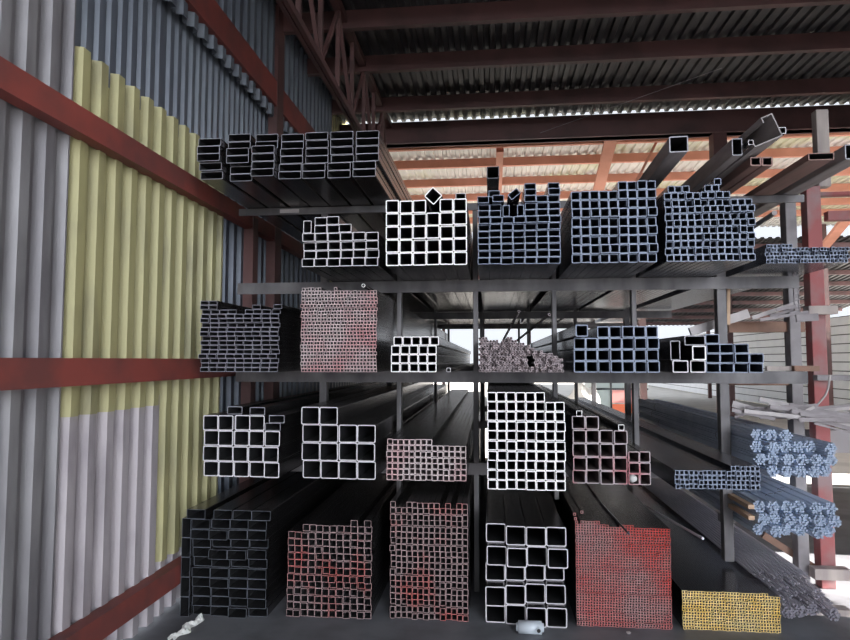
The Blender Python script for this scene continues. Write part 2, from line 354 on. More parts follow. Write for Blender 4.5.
b = bundle('extra_large_square_tube', 301.8, 375.6, 480, 425.6, 4, ['1111'] * 3 + ['11'], Z4, ('mill', 'end_pale', 'inner'), 'four-wide stack with two on top', 'large tube', .055, nr=3, jit=.03)
b = bundle('rusty_square_tube', 386.7, 466.6, 481.6, 446.2, 14, ['1' * 14] * 6 + ['1' * 8], Z4, ('mill', 'end_pink', 'inner_pink'), 'low pinkish bundle on the fourth shelf', 'square tube', .13, nr=6, jit=.05)
b = bundle('bright_medium_square_tube', 487.6, 566, 489.5, 400.8, 8, ['1' * 8] * 9 + ['111111'], Z4, W, 'tall bright-rimmed stack in the middle', 'square tube', .1, nr=9, Y=3.3, jit=.04)
b = bundle('thick_square_tube', 573, 627.8, 481.3, 426.8, 4, ['1111'] * 4 + ['11'], Z4, ('mill', 'end_mauve', 'inner_pink'), 'mauve-ended stack beside the tall bright stack', 'thick tube', .07, nr=4, jit=.01, r=.008)
sm = box_tube('tiny_square_tube', .031, .031, .003, [M['mill'], M['end_white'], M['inner']], 6)
for cx, k, lab in ((.5, 5, 'tiny bright square tube on top left of mauve-ended stack'), (3.55, 4, 'tiny bright square tube on top right of mauve-ended stack')):
    tag(link('tiny_square_tube', sm, None, (b['X0'] + b['p'] * cx, b['Y'] - .02, b['z'] + b['h'] * k + G)), lab, 'steel tube', 'tiny tubes on the mauve stack')
b2 = bundle('mauve_square_tube', 628.8, 651.2, 481.3, 447.6, 2, ['11'] * 3, Z4, ('mill', 'end_mauve', 'inner_pink'), 'two-wide column beside the mauve-ended stack', 'square tube', .08, jit=.0, r=.006)
wf = MB()
bm = bmesh.new(); bmesh.ops.create_uvsphere(bm, u_segments=20, v_segments=14, radius=.022)
for v in bm.verts: v.co *= 1 + .12 * math.sin(v.co.x * 160) * math.cos(v.co.z * 140); v.co.y *= 1.6
me = bpy.data.meshes.new('plastic_film_wad'); bm.to_mesh(me); bm.free(); me.materials.append(M['white']); me.polygons.foreach_set('use_smooth', [True] * len(me.polygons))
tag(link('plastic_film_wad', me, None, (b2['X0'] + b2['p'] * .5, b2['Y'] + .035, b2['z'] + .03)), 'white wad stuffed in bottom left tube of the two-wide mauve column', 'plastic film')
b = bundle('blue_ended_square_tube', 674.5, 759.6, 485.6, 466.2, 18, ['1' * 18] * 4 + ['0' * 12 + '1' * 6], Z4, BLUE, 'low blue-ended bundle before the right post', 'square tube', .16, nr=4, Y=3.42, jit=.03, shift={0: .25, 1: .12, 2: 0, 3: 0}, r=0)
# ---- floor
b = bundle('dark_rectangular_tube', 190.4, 265.4, 618, 519.5, 4, ['1111'] * 10, 0, DULL, 'dark stack in the wall corner', 'rectangular tube', .05, jit=.02, yj=.02)
for i, cx in enumerate((.3, 1.75, 2.78, 3.78)):
    tag(link('dark_rectangular_tube', b['me'], None, (b['X0'] + b['p'] * cx, b['Y'] - .03, max(b['top'], b['p'] * 5) + .002)), f'loose rectangular tube, {nth(i+1)} from left on top of dark corner stack', 'steel tube', b['grp'])
for i in range(5):
    o = link('dark_rectangular_tube', b['me'], None, (b['X0'] - b['h'] - .004, b['Y'] - .01, b['p'] * (i + .5) + G)); o.rotation_euler = (0, math.pi / 2, 0)
    tag(o, f'upright rectangular tube, {nth(i+1) + " up" if i else "lowest"} in left edge column of dark corner stack', 'steel tube', b['grp'])
b = bundle('red_tinted_square_tube', 286.8, 371.4, 617, 532.6, 12, ['1' * 12] * 12 + ['001111111111'], 0, RUST, 'dark red-tinted floor stack', 'square tube', .09, nr=12, jit=.02)
for i, cx in enumerate((9.6, 11.5)):
    tag(link('red_tinted_square_tube', b['me'], None, (b['X0'] + b['p'] * cx, b['Y'] - .02, b['top'] + G)), f'{("left", "right")[i]} lone square tube topping the dark red-tinted floor stack', 'steel tube', b['grp'])
b = bundle('red_marked_square_tube', 390, 468.4, 619, 508.2, 14, ['1' * 14] * 18 + ['10011111101011'], 0, ('mill', 'end_rust', 'inner'), 'tall red-marked floor stack', 'square tube', .12, nr=18, jit=.05)
b = bundle('huge_square_tube', 486.5, 567.6, 624, 526, 4, ['1111'] * 5, 0, PALE, 'largest-bore floor stack', 'huge tube', .055, nr=5, jit=.05, yj=.05)
b = bundle('red_painted_square_tube', 577, 672.4, 628, 527.6, 34, ['1' * 34] * 36 + ['1' * 12 + '00001111100', '1011111110'], 0, ('mill', 'end_red', 'inner'), 'bright red fine floor bundle', 'fine tube', .15, nr=36, jit=.06, yj=.006, cap=300, r=0, stuffname='red_ended_fine_tubes')
E5 = b
for i, (px, py, lab) in enumerate(((572.5, 515.5, 'upper one of the loose fine tubes left of red floor bundle top'), (579.8, 513.3, 'rightmost loose fine tube above the left top of red floor bundle'), (573.4, 520, 'lower one of the loose fine tubes left of red floor bundle top'))):
    P = at(px, py, E5['Y'] - .02); tag(link('red_painted_square_tube', E5['me'], None, (P.x + .012, P.y, P.z)), lab, 'steel tube')
A, B = at(598, 500, 4.3), at(628.5, 535, 3.42)
def stick(name, A, B, w, h, m, label, cat, group=None, roundn=0):
    A, B = Vector(A), Vector(B); mb = MB(); L = (B - A).length
    if roundn: mb.cyl((0, 0, 0), (0, L, 0), w / 2, roundn)
    else: mb.bar((0, 0, 0), (0, L, 0), w, h)
    o = mb.build(name, m); o.location = A; o.rotation_mode = 'QUATERNION'; o.rotation_quaternion = (B - A).to_track_quat('Y', 'Z')
    return tag(o, label, cat, group)
bundle('yellow_painted_square_tube', 683, 781, 630.8, 595.2, 34, ['1' * 34] * 12 + ['1' * 30], 0, ('mill', 'end_yellow', 'inner'), 'yellow fine floor bundle', 'fine tube', .16, nr=12, jit=.03, yj=.005, cap=300, r=0, stuffname='yellow_ended_fine_tubes')

# ------------------------------------------------------------------ the rack
rack = tag(empty('pipe_rack', (0, 4.2, 0)), 'dark welded steel storage rack holding the stacks on four shelves', 'rack')
def part(mb, name, m, parent, bev=0):
    o = mb.build(name, m, parent, bev=bev); o.location = -parent.location; return o
POSTX = [(-1.13, .05, Z4 - .09), (-.608, .03, 0), (-.094, .034, 0), (.424, .03, .6), (.935, .032, Z4 - .09), (1.483, .06, .24)]
for fi, Yp in enumerate((4.2, 7.0, 9.25)):
    for x, w, z0 in POSTX:
        part(MB().box((x - w / 2, Yp - .03, z0), (x + w / 2, Yp + .03, Z1 - .004)), 'post', M['rack'], rack, .004)
    for i, z in enumerate((Z1, Z2, Z3, Z4)):
        x0, x1 = -1.74, (2.0, 1.95, 1.98, 1.5)[i]
        part(MB().box((x0, Yp - .045, z - (.05 if i == 0 else .08)), (x1, Yp - .03, z - .003)).box((x0, Yp - .03, z - .018), (x1, Yp + .04, z - .003)), 'shelf_beam', M['rack'], rack)

lp = part(MB().box((at(280, 208, 4.15).x, 4.149, at(280, 213, 4.15).z), (at(299, 208, 4.15).x, 4.1545, at(280, 209.5, 4.15).z)), 'tag_plate', M['strip_pale'], rack); lp['label'] = 'small pale tag plate on the top beam'
# ------------------------------------------------------------------ right rack of mixed posts
rr = tag(empty('post_rack', (2.2, 4.35, 0)), 'rough rack of grey and red posts at right edge carrying rod bundles', 'rack')
YR = 4.5
def vpost(px0, px1, py0, py1, Y, m, name='post', d=.09):
    a, b_ = at(px0, py1, Y), at(px1, py1, Y); t = at((px0 + px1) / 2, py0, Y)
    return part(MB().box((a.x, Y - d / 2, max(b_.z, 0)), (b_.x, Y + d / 2, t.z)), name, m, rr, .005)
vpost(800.5, 812, 186, 700, YR, M['post_grey'])
vpost(823, 838, 187, 700, YR, M['post_red'])
vpost(816.5, 829, 111, 187.5, YR, M['timber'], 'post_extension', .07)
def hbeam(px0, px1, y0, y1, Y, m, name='cross_beam', d=.06):
    A, B = at(px0, y1, Y), at(px1, y0, Y); return part(MB().box((A.x, Y - d / 2, A.z), (B.x, Y + d / 2, B.z)), name, m, rr, .004)
hbeam(727, 803, 322, 332.5, YR + .02, M['timber_brown'])
hbeam(806, 835, 306, 314.5, YR - .09, M['timber'], 'cross_bracket', .08)
hbeam(726, 800, 374, 385, YR + .02, M['timber_brown'])
hbeam(815, 850, 375, 380.5, YR - .09, M['post_grey'])
hbeam(826, 860, 211, 221, YR + .04, M['post_red'])
hbeam(804, 856, 192, 197, YR + .14, M['post_red'])
hbeam(812, 848, 568, 578, YR - .09, M['timber'], 'cross_bracket', .08)
hbeam(806, 860, 430, 452, YR + .1, M['post_grey'])
part(MB().bar(at(762, 534, YR + .06), at(812, 566, YR + .06), .06, .045), 'brace', M['timber_brown'], rr, .003)
for z in (at(790, 477, 3.9).z, at(790, 537.5, 3.9).z):
    part(MB().box((1.53, YR - .06, z - .055), (2.1, YR - .0, z - .002)), 'rod_bearer', M['post_grey'], rr)
    part(MB().box((1.52, 6.3, z - .055), (2.24, 6.36, z - .002)), 'rod_bearer', M['post_grey'], rr)
for x in (2.24,):
    part(MB().box((x - .03, 6.3, 0), (x + .03, 6.36, 1.1)), 'post', M['post_grey'], rr)

# rod bundles
ROD = {}
def rod_mesh(m, e, r=.0072, L=2.9):
    mb = MB(); mb.cyl((0, 0, 0), (0, L, 0), r, 7); me = mesh('rod', mb.V, mb.F, [m, e], [0] * (len(mb.F) - 2) + [1, 1]); me.flip_normals(); return me
ROD['b'], ROD['g'] = rod_mesh(M['rod'], M['rod_end']), rod_mesh(M['rod_grey'], M['rod_grey_end'])
ring = MB()
def tie_mesh(r):
    n = 20; V, Fc = [], []; 
    for i in range(n):
        a = 2 * math.pi * i / n
        for j in range(5):
            bb = 2 * math.pi * j / 5; q = r + .0012 * math.cos(bb); V.append((q * math.cos(a) * 1.02, .0012 * math.sin(bb), q * math.sin(a) * .93))
    for i in range(n):
        for j in range(5): Fc.append([i * 5 + j, i * 5 + (j + 1) % 5, ((i + 1) % n) * 5 + (j + 1) % 5, ((i + 1) % n) * 5 + j])
    return mesh('tie_wire', V, Fc, [M['wire']])
TIE = tie_mesh(.0372)
def rod_bundle(P, label, group, mk='b', R=.036):
    e = tag(empty('rod_bundle', P), label, 'rod bundle', group); s = .015; n = 0
    for r in range(-3, 4):
        for c in range(-3, 4):
            x = s * (c + (r % 2) * .5); z = s * .866 * r
            if (x / R) ** 2 + (z / (R * .87)) ** 2 < .93:
                o = link('rod', ROD[mk], e, (x + random.uniform(-.0004, .0004), random.uniform(-.012, .012), z)); n += 1
    ty = random.uniform(.2, .6); link('tie_wire', TIE, e, (0, ty, 0)); link('tie_wire', TIE, e, (0, ty + 1.7, 0))
    return e
def rod_layers(specs, zb, Y, group, place, mk='b'):
    n = len(specs)
    for k, xs in enumerate(specs):
        z = zb + .034 + .069 * k
        for i, px in enumerate(xs):
            X = at(xs[0], 455, Y).x + i * .0777 + random.uniform(-.0005, .0005)
            rod_bundle((X, Y + random.uniform(-.04, .04), z), f'tied bundle of bluish rods, {nth(i+1)} from left, {nth(k+1) if k else "bottom"} layer{" up" if k else ""}, {place}', group, mk)
zu = at(790, 477, 3.9).z; zl = at(790, 537.5, 3.9).z
PX = 13.3
row = lambda a, n: [a + i * PX for i in range(n)]
rod_layers([row(771, 5), row(759, 6), row(758, 6), row(759, 3)], zu, 3.9, 'rod bundles in the upper pile', 'upper pile at right')
rod_layers([row(759, 6), row(760, 6), row(758, 6)], zl, 3.9, 'rod bundles in the lower pile', 'lower pile at right')
# loose thick rods near the floor
lr = rod_mesh(M['rod_grey'], M['rod_grey_end'], .0062, 5.0)
bz = .075
part(MB().box((1.6, 4.0, 0), (2.1, 4.08, bz - .04)), 'floor_bearer', M['timber'], rr)
part(MB().box((1.6, 6.4, 0), (2.1, 6.48, bz - .04)), 'floor_bearer', M['timber'], rr)
for i, px in enumerate((787, 800, 813, 826)):
    rod_bundle((at(788, 588, 3.82).x + i * .08, 3.82 + .03 * (i % 3), bz), f'grey rod bundle near floor behind yellow tubes, {nth(i+1)} from left', 'grey rod bundles near the floor', 'g')
k = 0
for lay in range(7):
    for i in range(13 - lay // 2 + (3 if lay > 4 else 0)):
        x = (1.62 if lay < 5 else 1.545) + lay % 2 * .012 + i * .0245
        o = link('loose_rod', lr, None, (x, 3.86 + random.uniform(-.1, .12) + .02 * lay, bz + .047 + .0135 * lay + (.03 if lay > 4 else 0))); 
        tag(o, 'loose grey steel rod lying over the grey rod bundles near the floor', 'rod', 'loose rods over the grey bundles')
# pale-tipped flat bars beside the lower pile
for i, (px, py) in enumerate(((752, 507), (753, 518))):
    A = at(px, py, 3.85); A.x = 1.497; stick('pale_bar', A, A + Vector((.0, .31, 0)), .034, .024, M['timber_pale'], f'{("upper", "lower")[i]} bar with pale orange tip left of lower rod pile', 'bar')
# ------------------------------------------------------------------ loose strips on top of the upper rod pile
zs = zu + .034 + .069 * 4
strips = [(766, 408, 818, 405, 3), (744, 411, 800, 417, 4), (735, 418, 790, 421, 4), (768, 416, 815, 428, 6), (770, 412, 856, 425, 4), (800, 414, 858, 421, 3), (790, 420, 858, 433, 4), (733, 424, 768, 434, 7), (768, 435, 787, 430, 3), (788, 440, 815, 428, 3), (800, 421, 858, 437, 4), (785, 445, 858, 450, 4), (732, 416, 775, 425, 4), (760, 425, 830, 440, 5), (812, 412, 858, 414, 2), (745, 407, 790, 411, 3), (775, 430, 812, 424, 4), (735, 429, 760, 421, 3), (806, 428, 858, 442, 4), (740, 414, 772, 413, 3)]
rnd = random.Random(3)
for _ in range(22):
    a_ = rnd.uniform(735, 815); q_ = rnd.uniform(408, 440); strips.append((a_, q_, min(a_ + rnd.uniform(30, 70), 858), q_ + rnd.uniform(-6, 12), rnd.choice((2, 3, 3, 4))))
swords = ['grey', 'pale']
slots = list(range(len(strips))); rnd.shuffle(slots)
for i, (a, b0, c, d, w) in enumerate(strips):
    Ys = 3.95 + .47 * slots[i] / len(strips)
    pale = i in (3, 7, 9, 13, 1, 22, 27, 30, 36)
    A, B = at(a, b0, Ys), at(c, d, Ys); hh = w / F * 3.6
    low = (zs if a < 800 else zs - .069) + hh / 2 + .006
    up = max(0, low - min(A.z, B.z)); A.z += up; B.z += up
    stick('scrap_strip', A, B, .0085, hh, M['strip_pale' if pale else 'strip'], f'{swords[pale]} flat scrap strip lying in the loose tangle above the upper rod pile', 'scrap strip', f'{swords[pale]} scrap strips above the rods')
# junk on the bracket
for i, (a, b0, c, d, w, lab) in enumerate(((690, 332, 748, 313.5, 9, 'long pale angle strip slanting up behind the right post'), (752, 318, 797, 303, 4, 'grey scrap strip slanting up to the hanging perforated strip'), (770, 316, 800, 308, 3, 'short grey scrap strip lying on brown cross beam'), (760, 320, 808, 312, 3, 'thin scrap strip on brown cross beam below the slanting ones'), (776, 310, 796, 306, 3, 'smallest scrap strip next to the hanging perforated strip'), (796, 318.5, 818, 317, 7, 'short board lying in front of the grey post'))):
    stick('scrap_strip', at(a, b0, 4.34 - .04 * i), at(c, d, 4.31 - .04 * i), w / F * 3, w / F * 4, M['strip_pale' if i in (0, 1) else 'strip'], lab, 'scrap strip')
stick('wood_block', at(793, 368.5, 4.24), at(818, 368.5, 4.24), .04, .035, M['timber_brown'], 'short brown wood block in front of grey post at shelf level', 'wood block')
stick('wood_block', at(766, 368.5, 4.27), at(792, 368.5, 4.27), .03, .03, M['timber'], 'short grey wood block left of the brown block', 'wood block')
stick('wood_strip', at(728, 325, 4.25), at(728, 287, 4.25), .026, .02, M['timber_pale'], 'narrow pale upright wood strip beside the right rack post', 'wood strip')
mb = MB(); A = at(796.5, 310, 4.2); Bt = at(796.5, 271, 4.2); n = 7
for i in range(n + 1):
    z = A.z + (Bt.z - A.z) * i / n; mb.box((A.x - .016, 4.19, z - .004), (A.x + .016, 4.2, z + .004))
for sx in (-.016, .012): mb.box((A.x + sx, 4.19, A.z), (A.x + sx + .004, 4.2, Bt.z))
tag(mb.build('perforated_strip', M['strip']), 'perforated metal strip hanging in front of the grey post', 'metal strip')
cu = bpy.data.curves.new('bent_wire', 'CURVE'); cu.dimensions = '3D'; cu.bevel_depth = .006; sp = cu.splines.new('NURBS'); pts = [(814, 409, 4.2), (819, 403, 4.2), (826, 395, 4.2), (829, 385, 4.2), (830, 375, 4.2)]; sp.points.add(len(pts) - 1); sp.use_endpoint_u = True; sp.order_u = 3
for p_, q in zip(sp.points, pts): p_.co = (*at(*q), 1)
cu.materials.append(M['strip_pale']); tmp = bpy.data.objects.new('tmp', cu); COL.objects.link(tmp); bpy.context.view_layer.update(); me = bpy.data.meshes.new_from_object(tmp.evaluated_get(bpy.context.evaluated_depsgraph_get())); bpy.data.objects.remove(tmp); tag(link('bent_wire', me), 'pale bent wire hanging beside the red post', 'wire')

# ------------------------------------------------------------------ large sections on the top shelf, right
one('large_box_section', 669.5, 135.5, 688, 152.3, None, ('big_tube', 'end_grey', 'inner'), 'large grey square section jutting out above the blue-grey stacks', .07, z=Z1 + G, yaw=-.03)
one('tall_box_section', 732.3, 138, 742, 155.5, None, ('big_tube', 'end_grey', 'inner'), 'tall narrow box section leaning against the lipped channel', .09, z=Z1 + G, yaw=0)
mb = MB(); w, h, t = .15, .13, .006
C = [(-w / 2, 0), (w / 2, 0), (w / 2, .03), (w / 2 - t, .03), (w / 2 - t, t), (-w / 2 + t, t), (-w / 2 + t, h - t), (-.02, h - t), (-.02, h - .03), (-.02 + t, h - .03), (-.02 + t, h), (-w / 2, h)]
mb.extr([(-a, c) for a, c in C], (0, 0, 0), (0, 6, 0)); o = mb.build('lipped_channel', M['big_tube']); P = at(769, 146, 3.3); o.location = (P.x, 3.3, Z1 + .06); o.rotation_euler = (0, math.radians(-22), 0)
tag(o, 'lipped steel channel tilted behind the tall narrow box section', 'steel channel')
one('small_box_section', 748.5, 145.5, 753.5, 150.5, 3.25, PALE, 'small square tube resting against front of the lipped channel', .1, yaw=.0, z=Z1 + .03)
one('small_box_section', 779, 127, 786, 134, 3.5, PALE, 'small square tube held up at right side of the lipped channel', .1)
rb = None
for i, (a, b_) in enumerate(((750.5, 761), (762, 772.5))):
    one('rusty_box_section', a, 156.5, b_, 166, None, ('big_rust', 'big_rust', 'inner'), f'{("left", "right")[i]} one of two rusty square sections beside the lipped channel', .14, z=Z1 + G)
one('flat_box_section', 808.5, 152, 834, 160, None, ('big_rust', 'big_rust', 'inner'), 'flat rusty box section in front of the pale post extension', .12, z=Z1 + G)
one('wide_box_section', 846, 159, 866, 174.5, 3.45, ('big_tube', 'end_grey', 'inner'), 'wide grey box section cut off by the right picture edge', .07, z=Z1 + G)
stick('loose_pipe', at(774.5, 213, 3.6), at(706, 258, 6.0), .028, .028, M['big_tube'], 'grey pipe end poking out right of the twelve-wide blue-grey stack', 'steel pipe', None, 12)
THIN = 1

stick('loose_thin_rod', A := at(598, 500, 4.25), at(628.5, 533.5, 3.42), .012, .012, M['mill_blue'], 'loose thin rod lying aslant on top of red floor bundle', 'rod', None, 8)
stick('loose_thin_rod', at(640, 503, 4.6), at(703, 538.5, 3.35), .014, .014, M['rod_grey'], 'pale thin rod hanging out between red and yellow floor bundles', 'rod', None, 8)

# ------------------------------------------------------------------ floor items
P = at_z(530, 634, 0)
e = tag(empty('plastic_canister', (P.x, P.y, 0)), 'grey plastic canister lying on its side before the largest-bore stack', 'canister')
bm = bmesh.new(); bmesh.ops.create_cone(bm, cap_ends=True, segments=28, radius1=.034, radius2=.034, depth=.15)
bmesh.ops.rotate(bm, verts=bm.verts, matrix=Matrix.Rotation(math.pi / 2, 3, 'Y'))
bmesh.ops.bevel(bm, geom=[g for g in bm.edges if abs((g.verts[0].co - g.verts[1].co).x) < 1e-4], offset=.012, segments=3, affect='EDGES')
me = bpy.data.meshes.new('body'); bm.to_mesh(me); bm.free(); me.materials.append(M['plastic']); me.polygons.foreach_set('use_smooth', [True] * len(me.polygons)); o = link('body', me, e, (0, 0, .036))
o = MB().cyl((.045, -.042, .036), (.045, -.025, .036), .014, 20).build('neck', M['plastic'], e)
o = MB().cyl((.045, -.044, .036), (.045, -.0425, .036), .0105, 20).build('opening', M['black'], e); o['label'] = 'black round opening'
def stone(px, py, s, lab, m='strip_pale'):
    P = at_z(px, py, 0); bm = bmesh.new(); bmesh.ops.create_icosphere(bm, subdivisions=2, radius=s)
    for v in bm.verts: v.co *= random.uniform(.8, 1.1); v.co.z *= .6
    me = bpy.data.meshes.new('stone'); bm.to_mesh(me); bm.free(); me.materials.append(M[m]); tag(link('stone', me, None, (P.x, P.y, s * .45)), lab, 'stone')
stone(628.5, 633.5, .012, 'small pale stone on the floor before red bundle')
stone(822, 612, .022, 'small pale stone on sunlit floor at lower right')

a_, b_ = at_z(171, 641, 0), at_z(203, 617, 0); n = 26; V, Fc = [], []  # raised wavy white strip along the floor
sd = Vector((-(b_ - a_).y, (b_ - a_).x, 0)).normalized()
for i in range(n + 1):
    t = i / n; c = a_.lerp(b_, t); wd = .035 + .03 * math.sin(math.pi * t) + .012 * math.sin(t * 23)
    for j in range(6):
        q = (j / 5 - .5) * 2; V.append(tuple(c + sd * (q * wd * .5 + .012 * math.sin(t * 14)) + Vector((0, 0, .004 + .02 * (1 - q * q) * (.5 + .5 * math.sin(t * 37 + j))))))
for i in range(n):
    for j in range(5): Fc.append([i * 6 + j, i * 6 + j + 1, i * 6 + j + 7, i * 6 + j + 6])
o = link('white_floor_strip', mesh('white_floor_strip', V, Fc, [M['white']])); md = o.modifiers.new('thickness', 'SOLIDIFY'); md.thickness = .002; md.offset = 1
tag(o, 'crumpled white strip on the floor in front of the dark corner stack', 'plastic film')
# ------------------------------------------------------------------ left wall
XW = -1.96
wl = tag(empty('wall_left', (XW, 2, 0)), kind='structure')
def sheet(y0, y1, z0, z1, m, name, off=0, pitch=.142, dep=.042):
    mb = MB(); mb.corr((XW + off, y0, z0), (0, 1, 0), (0, 0, 1), (1, 0, 0), y1 - y0, z1 - z0, pitch, dep)
    return part(mb, name, m, wl)
yw = lambda px: at_x(px, 350, XW + .02).y
Ya, Yb_, Yc_ = yw(62) - .05, yw(62) - .05 + .142 * 6, yw(216)
sheet(-1, Ya + .02, .02, 2.6, M['grey_sheet'], 'grey_sheet')
sheet(-1, Ya + .02, 2.56, 5.0, M['grey_sheet'], 'upper_sheet', .006)
sheet(Ya, Yc_, 1.24, 2.98, M['yellow'], 'yellow_sheet', .012)
sheet(Ya, Yb_, .02, 1.3, M['white_sheet'], 'pale_sheet', .008)
sheet(Yb_, Yc_, .33, 1.24, M['yellow'], 'yellow_sheet', .01)
sheet(Yb_, Yc_, .02, .36, M['white_sheet'], 'pale_sheet')
sheet(Ya, yw(158), 2.9, 5.0, M['blue_sheet'], 'upper_sheet', -.004, .095, .02)
sheet(yw(158), 7.2, 2.9, 5.0, M['blue_sheet'], 'upper_sheet', -.002, .095, .02)
sheet(Yc_, 6.0, .02, 2.95, M['dark_sheet'], 'dark_sheet')
sheet(2.9, 7.2, 3.62, 5.0, M['blue_sheet'], 'overlap_sheet', .055)
sheet(6.0, 8.0, .02, 2.1, M['dark_sheet'], 'dark_sheet')
sheet(6.0, 7.0, 2.1, 2.95, M['dark_sheet'], 'dark_sheet')
for i in range(6):
    sheet(7.05 + i * .22, 7.2 + i * .22, 2.1, 2.95, M['yellow'], 'slat_sheet')
sheet(8.0, 9.5, .02, 2.1, M['dark_sheet'], 'dark_sheet')
sheet(7.2, 8.2, 2.95, 5.0, M['yellow'], 'yellow_sheet')
sheet(8.2, 15, 2.2, 4.6, M['grey_sheet'], 'grey_sheet')
sheet(9.5, 15, .02, 2.2, M['grey_sheet'], 'grey_sheet')
def girt(za, zb, y0, y1):
    x = XW + .045; d = .075; t = .008; mb = MB()
    mb.box((x + d - t, y0, za), (x + d, y1, zb)).box((x, y0, zb - t), (x + d - t, y1, zb)).box((x, y0, za), (x + d - t, y1, za + t))
    part(mb, 'girt', M['red_oxide'], wl)
def girt_px(px, y_top, y_bot, y0, y1):
    girt(at_x(px, y_bot, XW + .12).z, at_x(px, y_top, XW + .12).z, y0, y1)
girt_px(60, 93, 121, -1, 7)
girt_px(60, 358, 387, -1, 7)
girt_px(130, 597, 620, -1, 7)
girt_px(240, 33, 62, 1, 8)
def col(px, Y, w, z0, z1, m): 
    x0 = XW + .04
    X = x0 + w / 2; part(MB().box((x0, Y - w / 2, z0), (x0 + .08, Y + w / 2, z1)).box((x0 + .08, Y - w / 2 - .015, z0), (x0 + .086, Y + w / 2 + .015, z1)), 'column', m, wl)
col(275, 5.25, .13, 0, 4.7, M['truss'])
col(250, 4.72, .075, 0, 2.62, M['truss'])

# ------------------------------------------------------------------ floor, yard
o = MB().box((-2.0, -2, -.1), (9, 8.1, 0)).build('floor', M['floor']); tag(o, kind='structure')
o = MB().box((-2.0, 8.1, -.1), (9, 15.2, 0)).build('floor_rear', M['slab']); tag(o, kind='structure')
o = MB().box((-40, 15.2, -.12), (60, 90, -.02)).box((9, 6, -.12), (60, 15.2, -.02)).box((-40, 6, -.12), (-2, 15.2, -.02)).build('ground_rear', M['ground']); tag(o, kind='structure')
o = MB().box((9, -40, -.12), (60, 6, -.02)).box((-40, -40, -.12), (9, -2, -.02)).box((-40, -2, -.12), (-2, 6, -.02)).build('ground_front', M['asphalt']); tag(o, kind='structure')

# ------------------------------------------------------------------ roof
HR = 4.62
rf = tag(empty('ceiling', (0, 5, HR)), kind='structure')
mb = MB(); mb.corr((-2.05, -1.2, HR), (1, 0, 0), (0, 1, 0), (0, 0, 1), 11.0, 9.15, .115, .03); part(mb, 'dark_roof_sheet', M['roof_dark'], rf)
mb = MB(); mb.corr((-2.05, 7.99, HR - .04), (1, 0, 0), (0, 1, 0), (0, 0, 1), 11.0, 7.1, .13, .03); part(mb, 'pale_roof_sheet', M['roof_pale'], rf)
def purlin(Y, zt, h, m, name='purlin', x0=-2.0, x1=8.9, d=.06):
    t = .006; mb = MB().box((x0, Y, zt - h), (x1, Y + t, zt)).box((x0, Y + t, zt - h), (x1, Y + d, zt - h + t)).box((x0, Y + t, zt - t), (x1, Y + d, zt)).box((x0, Y + d - t, zt - h + t), (x1, Y + d, zt - h + .03))
    part(mb, name, m, rf)
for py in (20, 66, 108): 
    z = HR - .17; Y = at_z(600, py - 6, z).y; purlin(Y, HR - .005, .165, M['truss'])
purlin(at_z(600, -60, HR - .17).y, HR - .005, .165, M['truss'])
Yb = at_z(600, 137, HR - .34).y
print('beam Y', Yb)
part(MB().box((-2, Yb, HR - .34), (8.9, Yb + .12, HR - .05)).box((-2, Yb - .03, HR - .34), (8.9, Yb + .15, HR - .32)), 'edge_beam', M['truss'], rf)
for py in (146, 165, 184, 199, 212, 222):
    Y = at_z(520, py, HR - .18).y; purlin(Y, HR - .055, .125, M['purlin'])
# columns at the roof joint, knee brace
for px, w in ((713, .16), (1000, .16)):
    X = (px - 490) / F * (Yb + .06); part(MB().box((X - w / 2, Yb - .02, 0), (X + w / 2, Yb + .14, HR - .34)), 'column', M['truss'], rf)
part(MB().bar(at(597, 196, 9.8), at(611, 139, 8.3), .16, .05).bar(at(611, 139, 8.3), at(634, 134, 8.2), .16, .05), 'knee_brace', M['purlin'], rf)
part(MB().bar(at(500, 150, 8.6), at(496, 250, 12), .1, .06), 'rafter', M['purlin'], rf)
part(MB().bar(at(820, 252, 11), at(850, 215, 8.6), .14, .05), 'knee_brace', M['purlin'], rf)
part(MB().bar(at(662, 131, 8.6), at(633, 188, 8.6), .05, .03), 'roof_strut', M['purlin'], rf)
for X in (-1.7, 3.5, 7.5):
    part(MB().box((X - .07, 14.8, 0), (X + .07, 14.94, HR - .06)), 'column', M['truss'], rf)
# lean-to behind
lt = tag(empty('ceiling_rear', (0, 20, 3.5)), kind='structure')
mb = MB(); A = Vector((-2.05, 14.9, 4.28)); Bv = Vector((-2.05, 26, 2.88)); V_ = (Bv - A).normalized()
mb.corr(A, (1, 0, 0), V_, Vector((1, 0, 0)).cross(V_), 14.2, (Bv - A).length, .17, .035); part(mb, 'roof_sheet', M['roof_dark'], lt)
for i in range(9):
    c = A.lerp(Bv, (i + .3) / 9); part(MB().box((-2, c.y, c.z - .13), (12, c.y + .06, c.z - .01)), 'purlin', M['truss'], lt)
for X in (-1.9, 1.6, 4.4, 8.6):
    part(MB().box((X - .06, 25.7, 0), (X + .06, 25.82, 2.8)), 'column', M['truss'], lt)
